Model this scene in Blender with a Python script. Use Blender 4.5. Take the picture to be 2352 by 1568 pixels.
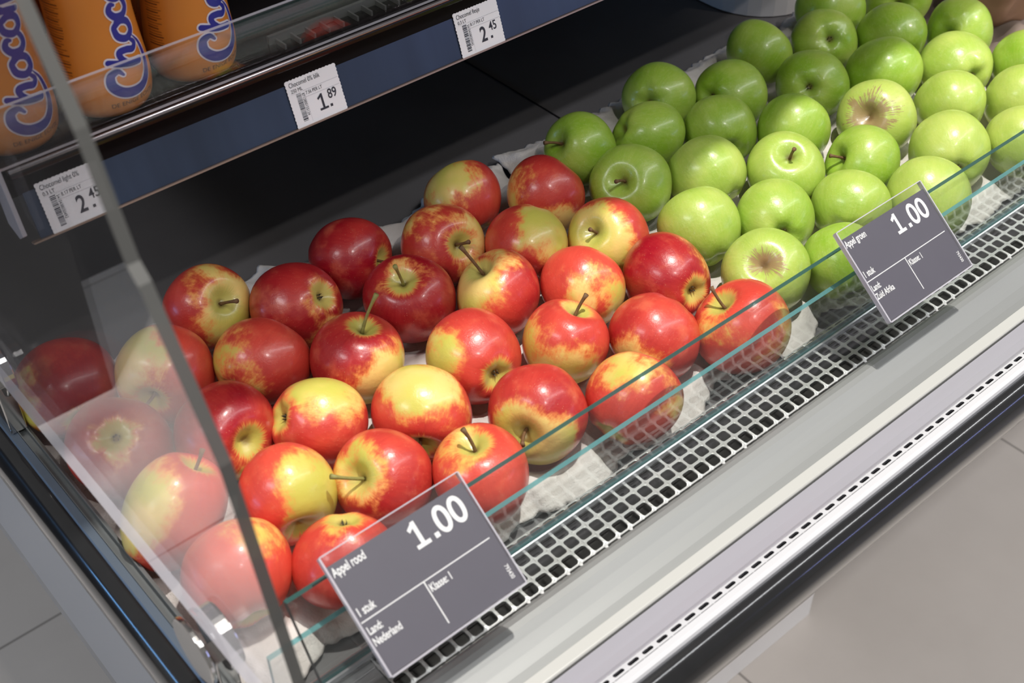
import bpy, bmesh, math, random
from mathutils import Vector, Matrix, Quaternion
PI = math.pi
for o in list(bpy.data.objects): bpy.data.objects.remove(o)
SC = bpy.context.scene
COL = SC.collection

# ---------------------------------------------------------------- camera
cam_d = bpy.data.cameras.new('camera'); cam = bpy.data.objects.new('camera', cam_d); COL.objects.link(cam)
R = Matrix(((0.758335, 0.439716, -0.481225), (-0.65182, 0.502766, -0.567765), (-0.007712, 0.744228, 0.667881)))
cam.matrix_world = Matrix.Translation((0, 0, 1.5)) @ R.to_4x4()
cam_d.lens = 45.01; cam_d.sensor_width = 36; cam_d.clip_start = 0.02; cam_d.clip_end = 60
cam_d.dof.use_dof = True; cam_d.dof.focus_distance = 1.02; cam_d.dof.aperture_fstop = 10.0
SC.camera = cam
# ---------------------------------------------------------------- world, lights, exposure
w = bpy.data.worlds.new('world'); SC.world = w; w.use_nodes = True
bg = w.node_tree.nodes['Background']; bg.inputs[0].default_value = (1.0, 0.985, 0.96, 1); bg.inputs[1].default_value = 0.24
vs = SC.view_settings
vs.view_transform = 'Standard'; vs.look = 'None'; vs.gamma = 1; vs.use_curve_mapping = False; vs.exposure = 0.0

def light(kind, name, loc, target, energy, col, **k):
    d = bpy.data.lights.new(name, kind); d.energy = energy; d.color = col
    for a, b in k.items(): setattr(d, a, b)
    o = bpy.data.objects.new(name, d); COL.objects.link(o); o.location = loc
    o.rotation_euler = (Vector(target) - Vector(loc)).to_track_quat('-Z', 'Y').to_euler()
    return o
light('SPOT', 'ceiling_spot', (0.75, 0.33, 2.9), (0.72, 0.5, 0.85), 178, (1.0, 0.955, 0.89), shadow_soft_size=0.022, spot_size=math.radians(52), spot_blend=0.35)
light('SPOT', 'ceiling_spot', (0.15, -0.75, 2.9), (0.6, 0.55, 0.9), 34, (1.0, 0.96, 0.92), shadow_soft_size=0.03, spot_size=math.radians(48), spot_blend=0.6)
light('SPOT', 'ceiling_spot', (0.40, 1.0, 2.9), (-0.2, 1.45, 0.1), 230, (1.0, 0.98, 0.96), shadow_soft_size=0.03, spot_size=math.radians(40), spot_blend=0.3)
light('SPOT', 'ceiling_spot', (2.2, -1.2, 2.9), (1.5, 0.5, 0.1), 125, (1.0, 0.92, 0.85), shadow_soft_size=0.03, spot_size=math.radians(34), spot_blend=0.3)
light('AREA', 'ceiling_strip_light', (2.5, -0.55, 2.95), (2.5, -0.549, 0.0), 32, (0.97, 0.98, 1.0), shape='RECTANGLE', size=4.2, size_y=0.09)
light('AREA', 'floor_fill_light', (-1.6, 0.6, 2.95), (-0.6, 1.0, 0.1), 22, (0.97, 0.98, 1.0), shape='RECTANGLE', size=1.0, size_y=0.4)  # fill light added to lift the floor at the left
light('AREA', 'bumper_streak_light', (3.6, -1.8, 1.5), (3.4, 0.0, 1.45), 9, (0.40, 0.45, 1.0), shape='RECTANGLE', size=3.2, size_y=0.10)  # unseen blue light added for a streak along the front bumper
light('AREA', 'bumper_streak_light', (-1.25, 1.15, 1.02), (0.1, 1.15, 1.0), 4, (0.2, 0.5, 1.0), shape='RECTANGLE', size=1.2, size_y=0.07)  # unseen blue light added for a streak along the side bumper

# ---------------------------------------------------------------- material helpers
class N:
    def __init__(s, name):
        s.m = bpy.data.materials.new(name); s.m.use_nodes = True; s.t = s.m.node_tree
        for n in list(s.t.nodes): s.t.nodes.remove(n)
        s.out = s.n('ShaderNodeOutputMaterial')
    def n(s, typ, **k):
        x = s.t.nodes.new(typ)
        for a, b in k.items(): setattr(x, a, b)
        return x
    def set(s, sock, v):
        if hasattr(v, 'is_output') or isinstance(v, bpy.types.NodeSocket): s.t.links.new(v, sock)
        elif isinstance(v, (tuple, list)) and len(v) == 3 and sock.type == 'RGBA': sock.default_value = (*v, 1)
        else: sock.default_value = v
    def math(s, op, a, b=0.0, c=0.0, clamp=False):
        x = s.n('ShaderNodeMath', operation=op); x.use_clamp = clamp
        s.set(x.inputs[0], a); s.set(x.inputs[1], b); s.set(x.inputs[2], c); return x.outputs[0]
    def vmath(s, op, a, b=(0, 0, 0)):
        x = s.n('ShaderNodeVectorMath', operation=op); s.set(x.inputs[0], a)
        if op == 'SCALE': s.set(x.inputs[3], b)
        else: s.set(x.inputs[1], b)
        return x.outputs['Value'] if op in ('DOT_PRODUCT', 'LENGTH') else x.outputs[0]
    def mix(s, f, a, b):
        x = s.n('ShaderNodeMix', data_type='RGBA'); s.set(x.inputs[0], f); s.set(x.inputs[6], a); s.set(x.inputs[7], b); return x.outputs[2]
    def sm(s, v, lo, hi, a=0.0, b=1.0):
        x = s.n('ShaderNodeMapRange', interpolation_type='SMOOTHSTEP')
        for i, q in enumerate((v, lo, hi, a, b)): s.set(x.inputs[i], q)
        return x.outputs[0]
    def noise(s, vec, scale, detail=3, rough=0.55):
        x = s.n('ShaderNodeTexNoise'); s.set(x.inputs['Vector'], vec); x.inputs['Scale'].default_value = scale
        x.inputs['Detail'].default_value = detail; x.inputs['Roughness'].default_value = rough; return x.outputs[0]
    def attr(s, name):
        x = s.n('ShaderNodeAttribute', attribute_type='OBJECT', attribute_name=name); return x
    def obj(s): return s.n('ShaderNodeTexCoord').outputs['Object']
    def bump(s, h, strength, dist=0.001):
        x = s.n('ShaderNodeBump'); s.set(x.inputs['Height'], h); x.inputs['Strength'].default_value = strength; x.inputs['Distance'].default_value = dist; return x.outputs[0]
    def prin(s, col, rough=0.5, metal=0.0, normal=None, **k):
        p = s.n('ShaderNodeBsdfPrincipled'); s.set(p.inputs['Base Color'], col); s.set(p.inputs['Roughness'], rough); s.set(p.inputs['Metallic'], metal)
        if normal is not None: s.set(p.inputs['Normal'], normal)
        for a, b in k.items(): s.set(p.inputs[a.replace('_', ' ')], b)
        s.t.links.new(p.outputs[0], s.out.inputs[0]); return p

def simple(name, col, rough=0.5, metal=0.0, ns=0, na=0.0, bs=0, ba=0.0, stretch=(1, 1, 1), **k):
    a = N(name); c = col
    if ns or bs:
        mp = a.vmath('MULTIPLY', a.obj(), stretch)
    if ns:
        f = a.noise(mp, ns, 4); c = a.mix(f, tuple(v * (1 - na) for v in col), tuple(min(1, v * (1 + na)) for v in col))
    nm = a.bump(a.noise(mp, bs, 3), ba) if bs else None
    a.prin(c, rough, metal, nm, **k); return a.m

M = {}
M['deck'] = simple('charcoal_deck', (0.110, 0.105, 0.108), 0.5, ns=7, na=0.3, bs=900, ba=0.15)
M['steel'] = simple('brushed_steel', (0.255, 0.262, 0.258), 0.5, 0.25, ns=14, na=0.06, stretch=(0.3, 8, 8), bs=300, ba=0.05)
M['bright'] = simple('bright_steel', (0.70, 0.70, 0.72), 0.3, 0.6, ns=10, na=0.08, stretch=(0.3, 6, 6))
M['grille'] = simple('grille_steel', (0.56, 0.56, 0.55), 0.38, 0.4)
M['white_strip'] = simple('white_strip', (0.48, 0.48, 0.455), 0.35)
M['ledge'] = simple('pale_ledge', (0.42, 0.41, 0.455), 0.34, 0.2, ns=9, na=0.1, stretch=(0.4, 5, 5))
M['white_paint'] = simple('white_paint', (0.58, 0.58, 0.60), 0.35)
M['kick'] = simple('kick_plate_white', (0.85, 0.85, 0.85), 0.4)
M['dark_gap'] = simple('dark_gap', (0.008, 0.007, 0.008), 0.7, Specular_IOR_Level=0.1)
M['duct'] = simple('duct_grey', (0.27, 0.255, 0.245), 0.55, ns=6, na=0.4)
M['bumper'] = simple('black_bumper', (0.012, 0.012, 0.013), 0.16, ns=60, na=0.3, bs=700, ba=0.03, Coat_Weight=0.6, Coat_Roughness=0.06)
M['frame_blue'] = simple('blue_grey_frame', (0.12, 0.15, 0.19), 0.4, 0.3, bs=400, ba=0.1)
M['frame_grey'] = simple('grey_channel', (0.17, 0.185, 0.19), 0.38, 0.5)
M['side_grey'] = simple('grey_side_panel', (0.33, 0.33, 0.34), 0.4, ns=4, na=0.08)
M['chrome'] = simple('chrome', (0.62, 0.60, 0.58), 0.14, 1.0)
M['black_gloss'] = simple('black_gloss_plastic', (0.010, 0.008, 0.008), 0.2, Specular_IOR_Level=0.22)
M['rail_metal'] = simple('rail_metal', (0.42, 0.38, 0.39), 0.22, 0.9)
M['copper'] = simple('rail_edge', (0.42, 0.30, 0.24), 0.25, 0.5)
M['label_blue'] = simple('rail_blue', (0.036, 0.056, 0.105), 0.3, 0.3, ns=9, na=0.5, stretch=(3, 0.3, 0.3), Coat_Weight=0.5, Coat_Roughness=0.08)
M['tag_white'] = simple('tag_paper', (0.93, 0.93, 0.97), 0.5)
M['tag_ink'] = simple('tag_ink', (0.035, 0.035, 0.05), 0.5)
M['tag_grey'] = simple('tag_grey_ink', (0.45, 0.45, 0.50), 0.5)
M['card'] = simple('card_slate', (0.105, 0.098, 0.125), 0.5, ns=30, na=0.05)
M['card_ink'] = simple('card_white_ink', (0.88, 0.88, 0.88), 0.5)
M['stem'] = simple('stem_brown', (0.16, 0.085, 0.035), 0.7, ns=300, na=0.5)
M['stem_g'] = simple('stem_green', (0.26, 0.24, 0.07), 0.6, ns=300, na=0.4)
M['calyx'] = simple('calyx_brown', (0.07, 0.055, 0.03), 0.8, ns=400, na=0.5)
M['bottle'] = simple('bottle_orange', (0.62, 0.215, 0.03), 0.36, ns=10, na=0.06)
M['cap'] = simple('cap_blue', (0.02, 0.03, 0.25), 0.3)
M['ink_blue'] = simple('label_blue_ink', (0.022, 0.025, 0.28), 0.4)
M['ink_white'] = simple('label_white_ink', (0.74, 0.70, 0.78), 0.4)
M['ink_brown'] = simple('label_brown_ink', (0.09, 0.03, 0.012), 0.5)
M['bin'] = simple('pale_grey_plastic', (0.50, 0.48, 0.48), 0.4)
M['orange'] = simple('orange_peel', (0.55, 0.16, 0.02), 0.45, bs=500, ba=0.4)
M['wrap'] = simple('tan_wrap', (0.45, 0.27, 0.18), 0.7, bs=60, ba=0.5)
M['kraft'] = simple('kraft_paper', (0.20, 0.155, 0.13), 0.8, ns=30, na=0.3, bs=60, ba=0.5)
M['comb'] = simple('reflection_rib_grey', (0.10, 0.10, 0.095), 0.6)  # colour of the ribs that imitate a reflection
M['dark_block'] = simple('dark_block_black', (0.015, 0.015, 0.017), 0.4)

def glass(name, tint, spec=0.9, rough=0.0):
    a = N(name)
    lw = a.n('ShaderNodeLayerWeight'); lw.inputs[0].default_value = 0.5
    f = a.math('POWER', lw.outputs['Facing'], 5.0)
    f = a.math('MULTIPLY_ADD', f, spec, 0.045, clamp=True)
    tr = a.n('ShaderNodeBsdfTransparent'); tr.inputs[0].default_value = (*tint, 1)
    gl = a.n('ShaderNodeBsdfGlossy'); gl.inputs['Roughness'].default_value = rough; gl.inputs[0].default_value = (1, 1, 1, 1)
    mx = a.n('ShaderNodeMixShader'); a.t.links.new(f, mx.inputs[0]); a.t.links.new(tr.outputs[0], mx.inputs[1]); a.t.links.new(gl.outputs[0], mx.inputs[2])
    a.t.links.new(mx.outputs[0], a.out.inputs[0]); return a.m
M['glass'] = glass('clear_glass', (0.97, 0.985, 0.98), 1.0)
M['acrylic'] = glass('clear_acrylic', (0.975, 0.975, 0.975), 0.85)
def edge(name, col, mixf, rough=0.25):
    a = N(name)
    p = a.n('ShaderNodeBsdfPrincipled'); p.inputs['Base Color'].default_value = (*col, 1); p.inputs['Roughness'].default_value = rough
    tr = a.n('ShaderNodeBsdfTransparent'); tr.inputs[0].default_value = (*[min(1, c * 1.3 + 0.25) for c in col], 1)
    mx = a.n('ShaderNodeMixShader'); mx.inputs[0].default_value = mixf
    a.t.links.new(p.outputs[0], mx.inputs[1]); a.t.links.new(tr.outputs[0], mx.inputs[2]); a.t.links.new(mx.outputs[0], a.out.inputs[0]); return a.m
M['glass_edge'] = edge('glass_edge_teal', (0.13, 0.31, 0.32), 0.25, 0.15)
M['glass_edge_dark'] = edge('glass_edge_green', (0.05, 0.13, 0.12), 0.15, 0.12)
M['acrylic_edge'] = edge('acrylic_edge_grey', (0.085, 0.085, 0.08), 0.08, 0.6)
M['clear_edge'] = edge('clear_edge', (0.62, 0.60, 0.66), 0.3, 0.1)

# floor tiles
a = N('floor_tiles'); co = a.vmath('SUBTRACT', a.obj(), (0.815, 1.175, 0))
br = a.n('ShaderNodeTexBrick', offset=0.0, squash=1.0); a.set(br.inputs['Vector'], co)
br.inputs['Scale'].default_value = 1; br.inputs['Brick Width'].default_value = 0.605; br.inputs['Row Height'].default_value = 0.605
br.inputs['Mortar Size'].default_value = 0.0022; br.inputs['Mortar Smooth'].default_value = 0.3; br.inputs['Bias'].default_value = 0
c1 = a.mix(a.noise(a.obj(), 5, 5, 0.6), (0.47, 0.435, 0.40), (0.60, 0.56, 0.52)); a.set(br.inputs['Color1'], c1); a.set(br.inputs['Color2'], c1); a.set(br.inputs['Mortar'], (0.26, 0.24, 0.22))
a.prin(br.outputs[0], 0.4); M['floor'] = a.m

# paper pulp tray
a = N('paper_pulp'); co = a.obj()
n1 = a.noise(co, 45, 4, 0.6); n2 = a.noise(co, 700, 2)
a.prin(a.mix(n1, (0.60, 0.55, 0.52), (0.78, 0.74, 0.71)), 0.85, 0, a.bump(a.math('ADD', n1, a.math('MULTIPLY', n2, 0.25)), 0.6, 0.003)); M['paper'] = a.m

def apple_mat(name, red):
    a = N(name); n = a.vmath('NORMALIZE', a.obj())
    sep = a.n('ShaderNodeSeparateXYZ'); a.set(sep.inputs[0], n)
    seed = a.attr('seed').outputs['Fac']; comb = a.n('ShaderNodeCombineXYZ'); a.set(comb.inputs[0], seed)
    off = a.vmath('SCALE', comb.outputs[0], 7.3)
    P = a.vmath('ADD', n, off)
    nA = a.noise(P, 1.7, 4, 0.6); nB = a.noise(P, 0.9, 2, 0.5); nF = a.noise(P, 9.0, 4, 0.7)
    h = a.vmath('NORMALIZE', a.vmath('MULTIPLY', n, (1, 1, 0)))
    st = a.noise(a.vmath('ADD', a.vmath('ADD', a.vmath('SCALE', h, 7.0), a.vmath('MULTIPLY', n, (0, 0, 1.3))), off), 2.2, 4, 0.65)
    r = a.vmath('LENGTH', a.vmath('MULTIPLY', a.obj(), (29, 29, 0)))   # distance from the axis in radii
    up = a.math('GREATER_THAN', sep.outputs[2], 0.0)
    vor = a.n('ShaderNodeTexVoronoi'); a.set(vor.inputs['Vector'], P); vor.inputs['Scale'].default_value = 13 if red else 15
    dots = a.sm(vor.outputs['Distance'], 0.05, 0.13, 1.0, 0.0)
    if red:
        deep = a.attr('deep').outputs['Fac']
        msk = None
        for i in (1, 2):
            d = a.vmath('DOT_PRODUCT', n, a.attr('p%d' % i).outputs['Vector'])
            c = a.attr('c%d' % i).outputs['Fac']
            v = a.math('ADD', d, a.math('ADD', a.math('MULTIPLY_ADD', nA, 1.15, -0.575), a.math('MULTIPLY_ADD', st, 0.26, -0.13)))
            v = a.math('ADD', v, a.math('MULTIPLY_ADD', nF, 0.18, -0.09))
            m_ = a.sm(a.math('SUBTRACT', v, c), -0.20, 0.34)
            msk = m_ if msk is None else a.math('MAXIMUM', msk, m_)
        dd = a.math('ADD', a.math('MULTIPLY_ADD', nB, 1.1, -0.55), a.math('MULTIPLY_ADD', st, 0.35, -0.175))
        dd = a.math('ADD', dd, deep, clamp=True)
        redc = a.mix(dd, (0.80, 0.095, 0.055), (0.34, 0.006, 0.016))
        redc = a.mix(a.math('MULTIPLY', a.sm(nA, 0.50, 0.78), 0.45), redc, (0.80, 0.20, 0.10))
        yel = a.mix(a.sm(nB, 0.35, 0.65), (0.60, 0.55, 0.10), (0.86, 0.62, 0.20))
        cav = a.math('MULTIPLY', a.sm(a.math('SUBTRACT', r, a.math('MULTIPLY', st, 0.36)), 0.06, 0.30, 1.0, 0.0), 0.85)
        yel2 = a.mix(a.math('MULTIPLY', cav, 0.7), yel, (0.42, 0.46, 0.10))
        mm = a.math('MAXIMUM', msk, cav)
        oran = a.mix(deep, (0.88, 0.33, 0.085), (0.70, 0.20, 0.06))
        col = a.mix(a.sm(mm, 0.30, 1.0), a.mix(a.sm(mm, 0.0, 0.55), redc, oran), yel2)
        col = a.mix(a.math('MULTIPLY', dots, 0.32), col, (0.85, 0.55, 0.32))
    else:
        y = a.math('ADD', a.attr('yel').outputs['Fac'], a.math('ADD', a.math('MULTIPLY_ADD', nB, 1.1, -0.55), a.math('MULTIPLY_ADD', st, 0.4, -0.2)), clamp=True)
        col = a.mix(y, (0.27, 0.455, 0.033), (0.62, 0.68, 0.18))
        col = a.mix(a.math('MULTIPLY', a.sm(nF, 0.45, 0.8), 0.2), col, (0.6, 0.68, 0.3))
        col = a.mix(a.math('MULTIPLY', dots, 0.55), col, (0.72, 0.80, 0.42))
        cav = a.sm(r, 0.05, 0.32, 1.0, 0.0)
        col = a.mix(a.math('MULTIPLY', cav, 0.45), col, (0.12, 0.22, 0.02))
        rr = a.math('SUBTRACT', r, a.math('MULTIPLY_ADD', st, 1.3, -0.65)); rr = a.math('SUBTRACT', rr, a.math('MULTIPLY_ADD', nA, 1.2, -0.6))
        rus = a.math('MULTIPLY', a.math('MULTIPLY', a.sm(a.math('SUBTRACT', rr, a.attr('rus').outputs['Fac']), -0.06, 0.05, 1.0, 0.0), up), a.math('GREATER_THAN', a.attr('rus').outputs['Fac'], 0.01))
        col = a.mix(a.math('MULTIPLY', rus, 0.9), col, (0.36, 0.235, 0.12))
    br_ = a.math('MULTIPLY', a.sm(r, 0.03, 0.17, 1.0, 0.0), 0.75)
    col = a.mix(br_, col, (0.14, 0.085, 0.03))
    bmp = a.bump(a.math('ADD', a.math('MULTIPLY', nF, 0.5), a.math('MULTIPLY', nA, 1.2)), 0.26, 0.0018)
    a.prin(col, 0.33, 0, bmp, Specular_IOR_Level=0.5, Coat_Weight=0.30, Coat_Roughness=0.16, Subsurface_Weight=0.06, Subsurface_Scale=0.008)
    return a.m
M['red_apple'] = apple_mat('red_apple_skin', True)
M['green_apple'] = apple_mat('green_apple_skin', False)

# ---------------------------------------------------------------- object helpers
def link(name, me, mats, parent=None, smooth=False):
    for m_ in (mats if isinstance(mats, (list, tuple)) else [mats]): me.materials.append(m_)
    if smooth:
        for p in me.polygons: p.use_smooth = True
    o = bpy.data.objects.new(name, me); COL.objects.link(o)
    if parent is not None: o.parent = parent
    return o
def tag(o, label, cat, group=None, kind=None):
    o['label'] = label; o['category'] = cat
    if group: o['group'] = group
    if kind: o['kind'] = kind
    return o
def thing(name, label, cat, loc=(0, 0, 0), group=None):
    o = bpy.data.objects.new(name, None); o.empty_display_size = 0.02; COL.objects.link(o); o.location = loc
    return tag(o, label, cat, group)
class MB:
    def __init__(s): s.v = []; s.f = []; s.mi = []
    def add(s, vs, fs, mi=0):
        b = len(s.v); s.v += [tuple(v) for v in vs]; s.f += [tuple(b + i for i in f) for f in fs]; s.mi += [mi] * len(fs); return s
    def box(s, x0, x1, y0, y1, z0, z1, mi=0):
        v = [(x, y, z) for x in (x0, x1) for y in (y0, y1) for z in (z0, z1)]
        return s.add(v, [(0, 1, 3, 2), (4, 6, 7, 5), (0, 4, 5, 1), (2, 3, 7, 6), (0, 2, 6, 4), (1, 5, 7, 3)], mi)
    def prism(s, pts, a0, a1, axis='x', mi=0, cap=True):
        n = len(pts)
        g = (lambda a, p: (a, p[0], p[1])) if axis == 'x' else ((lambda a, p: (p[0], a, p[1])) if axis == 'y' else (lambda a, p: (p[0], p[1], a)))
        v = [g(a0, p) for p in pts] + [g(a1, p) for p in pts]
        f = [(i, (i + 1) % n, n + (i + 1) % n, n + i) for i in range(n)]
        if cap: f += [tuple(range(n))[::-1], tuple(range(n, 2 * n))]
        return s.add(v, f, mi)
    def tube(s, path, rad, seg=8, mi=0):
        vs = []; n = len(path); path = [Vector(p) for p in path]
        for i, p in enumerate(path):
            t = (path[min(i + 1, n - 1)] - path[max(i - 1, 0)]).normalized()
            q = t.to_track_quat('Z', 'Y'); r = rad[i] if isinstance(rad, (list, tuple)) else rad
            vs += [p + q @ Vector((r * math.cos(2 * PI * k / seg), r * math.sin(2 * PI * k / seg), 0)) for k in range(seg)]
        f = [(i * seg + k, i * seg + (k + 1) % seg, (i + 1) * seg + (k + 1) % seg, (i + 1) * seg + k) for i in range(n - 1) for k in range(seg)]
        f += [tuple(range(seg))[::-1], tuple(range((n - 1) * seg, n * seg))]
        return s.add(vs, f, mi)
    def lathe(s, prof, seg=48, mi=0, origin=(0, 0, 0)):
        n = len(prof); ox, oy, oz = origin
        vs = [(ox + r * math.cos(2 * PI * k / seg), oy + r * math.sin(2 * PI * k / seg), oz + z) for r, z in prof for k in range(seg)]
        f = [(i * seg + k, i * seg + (k + 1) % seg, (i + 1) * seg + (k + 1) % seg, (i + 1) * seg + k) for i in range(n - 1) for k in range(seg)]
        return s.add(vs, f, mi)
    def build(s, name, mats, parent=None, smooth=False, bevel=0, recalc=True, loc=None, autosmooth=False):
        me = bpy.data.meshes.new(name)
        vv = s.v if loc is None else [(x - loc[0], y - loc[1], z - loc[2]) for x, y, z in s.v]
        me.from_pydata(vv, [], s.f); me.update()
        for p, i in zip(me.polygons, s.mi): p.material_index = i
        if recalc:
            bm = bmesh.new(); bm.from_mesh(me); bmesh.ops.recalc_face_normals(bm, faces=bm.faces); bm.to_mesh(me); bm.free()
        o = link(name, me, mats, parent, smooth)
        if loc is not None: o.location = loc
        if bevel:
            m_ = o.modifiers.new('bevel', 'BEVEL'); m_.width = bevel; m_.segments = 2; m_.limit_method = 'ANGLE'
        return o
def plate(mb, u0, v0, nu, nv, du, dv, hw, hh, rc, mapf, nc=3, mi=0):
    """perforated sheet: nu x nv cells, each with a rounded hole"""
    hole = []
    for cx, cy, a0 in ((1, 1, 0), (-1, 1, 90), (-1, -1, 180), (1, -1, 270)):
        for k in range(nc + 1):
            t = math.radians(a0 + 90 * k / nc); hole.append((cx * (hw - rc) + rc * math.cos(t), cy * (hh - rc) + rc * math.sin(t)))
    m = len(hole)
    for i in range(nu):
        for j in range(nv):
            cu, cv = u0 + (i + .5) * du, v0 + (j + .5) * dv
            outer = []
            for hx, hy in hole:
                k = min(du / 2 / abs(hx) if hx else 9, dv / 2 / abs(hy) if hy else 9)
                ang_corner = abs(abs(hx) - (hw - rc * .293)) < rc * .05
                outer.append((hx * k, hy * k))
            for q, (sx, sy) in enumerate(((1, 1), (-1, 1), (-1, -1), (1, -1))):   # pull the middle vertex of each corner fan to the cell corner
                outer[q * (nc + 1) + (nc + 1) // 2] = (sx * du / 2, sy * dv / 2)
            vs = [mapf(cu + x, cv + y) for x, y in hole] + [mapf(cu + x, cv + y) for x, y in outer]
            mb.add(vs, [(k, (k + 1) % m, m + (k + 1) % m, m + k) for k in range(m)], mi)
def text(s, size, frame, name, mat, parent, x=0, y=0, sx=1.0, align='LEFT', bold=0.0, lift=0.0003, rot=0, wrap=None, shear=0.0):
    """flat lettering laid on a plane frame = (origin, u, v)"""
    cu = bpy.data.curves.new(name, 'FONT'); cu.body = s; cu.size = size; cu.align_x = align; cu.offset = bold; cu.resolution_u = 8; cu.shear = shear
    o = bpy.data.objects.new('tmp', cu); COL.objects.link(o); bpy.context.view_layer.update()
    me = bpy.data.meshes.new_from_object(o.evaluated_get(bpy.context.evaluated_depsgraph_get()))
    bpy.data.objects.remove(o)
    me.materials.clear()
    ca, sa = math.cos(rot), math.sin(rot)
    if frame is not None:
        O, U, V = frame; W = U.cross(V).normalized()
    for v in me.vertices:
        a_, b_ = v.co.x * sx, v.co.y
        a_, b_ = x + a_ * ca - b_ * sa, y + a_ * sa + b_ * ca
        v.co = wrap(a_, b_) if wrap else O + U * a_ + V * b_ + W * lift
    return link(name, me, mat, parent)
def rects(lst, frame, name, mat, parent, lift=0.0003):
    O, U, V = frame; W = U.cross(V).normalized(); mb = MB()
    for x0, y0, x1, y1 in lst:
        mb.add([O + U * a_ + V * b_ + W * lift for a_, b_ in ((x0, y0), (x1, y0), (x1, y1), (x0, y1))], [(0, 1, 2, 3)])
    return mb.build(name, mat, parent, recalc=False)
XR = 1.95   # right end of the cooler
# ---------------------------------------------------------------- floor
fl = MB().box(-3, 5, -3, 4.5, 0.0, 0.1).build('floor', M['floor']); fl['kind'] = 'structure'

# ---------------------------------------------------------------- cooler
ck = thing('display_cooler', 'long open refrigerated display cooler with black bumper holding the apples', 'display case', (1.0, 0.7, 0.1))
def P(mb, name, mat, **k):
    o = mb.build(name, mat, None, **k); o.parent = ck; o.matrix_parent_inverse = Matrix.Translation((-1.0, -0.7, -0.1)); return o
P(MB().box(0.15088, XR, 0.4055, 1.2, 0.797, 0.815).box(0.15088, XR, 0.4020, 0.4055, 0.797, 0.8430).box(0.7445, 0.7462, 0.4315, 1.2, 0.8151, 0.8158, 1), 'deck', [M['deck'], M['dark_gap']])
P(MB().box(0.13391, XR, 1.2, 1.23, 0.60, 1.6), 'back_panel', M['deck'])
P(MB().prism([(0.284, 0.828), (0.284, 0.800), (0.36, 0.62), (0.5, 0.59), (1.2, 0.59), (1.2, 0.74), (0.402, 0.74), (0.402, 0.776), (0.362, 0.776), (0.362, 0.828)], 0.13391, XR), 'lower_body', M['duct'])
P(MB().box(0.13108, 0.13391, 0.31, 1.23, 0.62678, 0.81633), 'side_panel', M['side_grey'], bevel=0.001)
P(MB().box(0.30, 0.953, 0.523, 0.56, 0.1, 0.58), 'kick_plate', M['kick'], bevel=0.001)
P(MB().box(0.13391, XR, 0.363, 0.402, 0.777, 0.781), 'duct_floor', M['duct'])
# front profiles (y, z)
P(MB().prism([(0.36447, 0.83047), (0.36447, 0.84273), (0.36258, 0.84792), (0.35928, 0.85074), (0.35504, 0.85197), (0.3508, 0.8514), (0.34514, 0.84886), (0.33759, 0.84603), (0.33005, 0.84443), (0.32364, 0.84395), (0.32364, 0.83047)], 0.13485, XR), 'front_panel', M['steel'], smooth=False, bevel=0.0006)
P(MB().prism([(0.32345, 0.83707), (0.32345, 0.84575), (0.31543, 0.84575), (0.31449, 0.84462), (0.31449, 0.83707)], 0.13485, XR), 'white_trim', M['white_strip'], bevel=0.0005)
P(MB().prism([(0.31326, 0.83707), (0.31326, 0.84386), (0.31119, 0.84443), (0.30176, 0.84697), (0.29422, 0.8498), (0.2912, 0.85357), (0.29026, 0.85404), (0.29026, 0.83707)], 0.13485, XR), 'steel_ledge', M['ledge'], bevel=0.0004)
sl = MB()
path = [(0.29026, 0.85423), (0.28875, 0.85593), (0.28384, 0.85716)]
def slotmap(u, v):   # v: 0 rear .. 0.007 front
    t = v / 0.00679
    return (u, 0.29026 - 0.00679 * t, 0.85452 + 0.0030 * t - 0.00075 * t * t)
plate(sl, 0.13485, 0, 150, 1, 0.01208, 0.00679, 0.00424, 0.00141, 0.00137, slotmap)
sl.prism([(0.28347, 0.85678), (0.2796, 0.85716), (0.27705, 0.85593), (0.27602, 0.85404), (0.27602, 0.8399), (0.28196, 0.8399), (0.28328, 0.85122)], 0.13485, XR)
P(sl, 'slotted_trim', M['white_paint'])
P(MB().box(0.13485, XR, 0.28347, 0.28997, 0.8399, 0.84839), 'slot_shade_block', M['dark_gap'])  # near-black block, the shade inside the slots put into its colour
bump_p = [(0.27818, 0.85074), (0.27253, 0.85027), (0.26734, 0.84744), (0.26357, 0.84226), (0.2614, 0.83519), (0.26121, 0.82764), (0.26263, 0.8201), (0.26545, 0.81255), (0.2697, 0.80595), (0.27583, 0.80029), (0.28196, 0.79841), (0.28243, 0.85074)]
def smooth_poly(pts, n=4):   # Catmull-Rom on an open profile
    out = []
    for i in range(len(pts) - 1):
        p0, p1, p2, p3 = pts[max(i - 1, 0)], pts[i], pts[i + 1], pts[min(i + 2, len(pts) - 1)]
        for k in range(n):
            t = k / n
            out.append(tuple(0.5 * ((2 * b) + (-a_ + c) * t + (2 * a_ - 5 * b + 4 * c - d) * t * t + (-a_ + 3 * b - 3 * c + d) * t ** 3) for a_, b, c, d in zip(p0, p1, p2, p3)))
    out.append(pts[-1]); return out
bp = smooth_poly(bump_p[:-1]) + [bump_p[-1]]
P(MB().prism(bp, 0.11882, XR, cap=False), 'front_bumper', M['bumper'], smooth=True)
bl = [(0.13579, 0.85074), (0.13155, 0.85027), (0.12683, 0.84792), (0.12259, 0.84273), (0.11995, 0.83519), (0.11938, 0.82764), (0.12023, 0.8201), (0.12259, 0.81255), (0.12636, 0.80595), (0.13202, 0.80124), (0.13579, 0.80029)]
P(MB().prism(smooth_poly(bl), 0.27347, 1.23, 'y', cap=False), 'side_bumper', M['bumper'], smooth=True)
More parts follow.
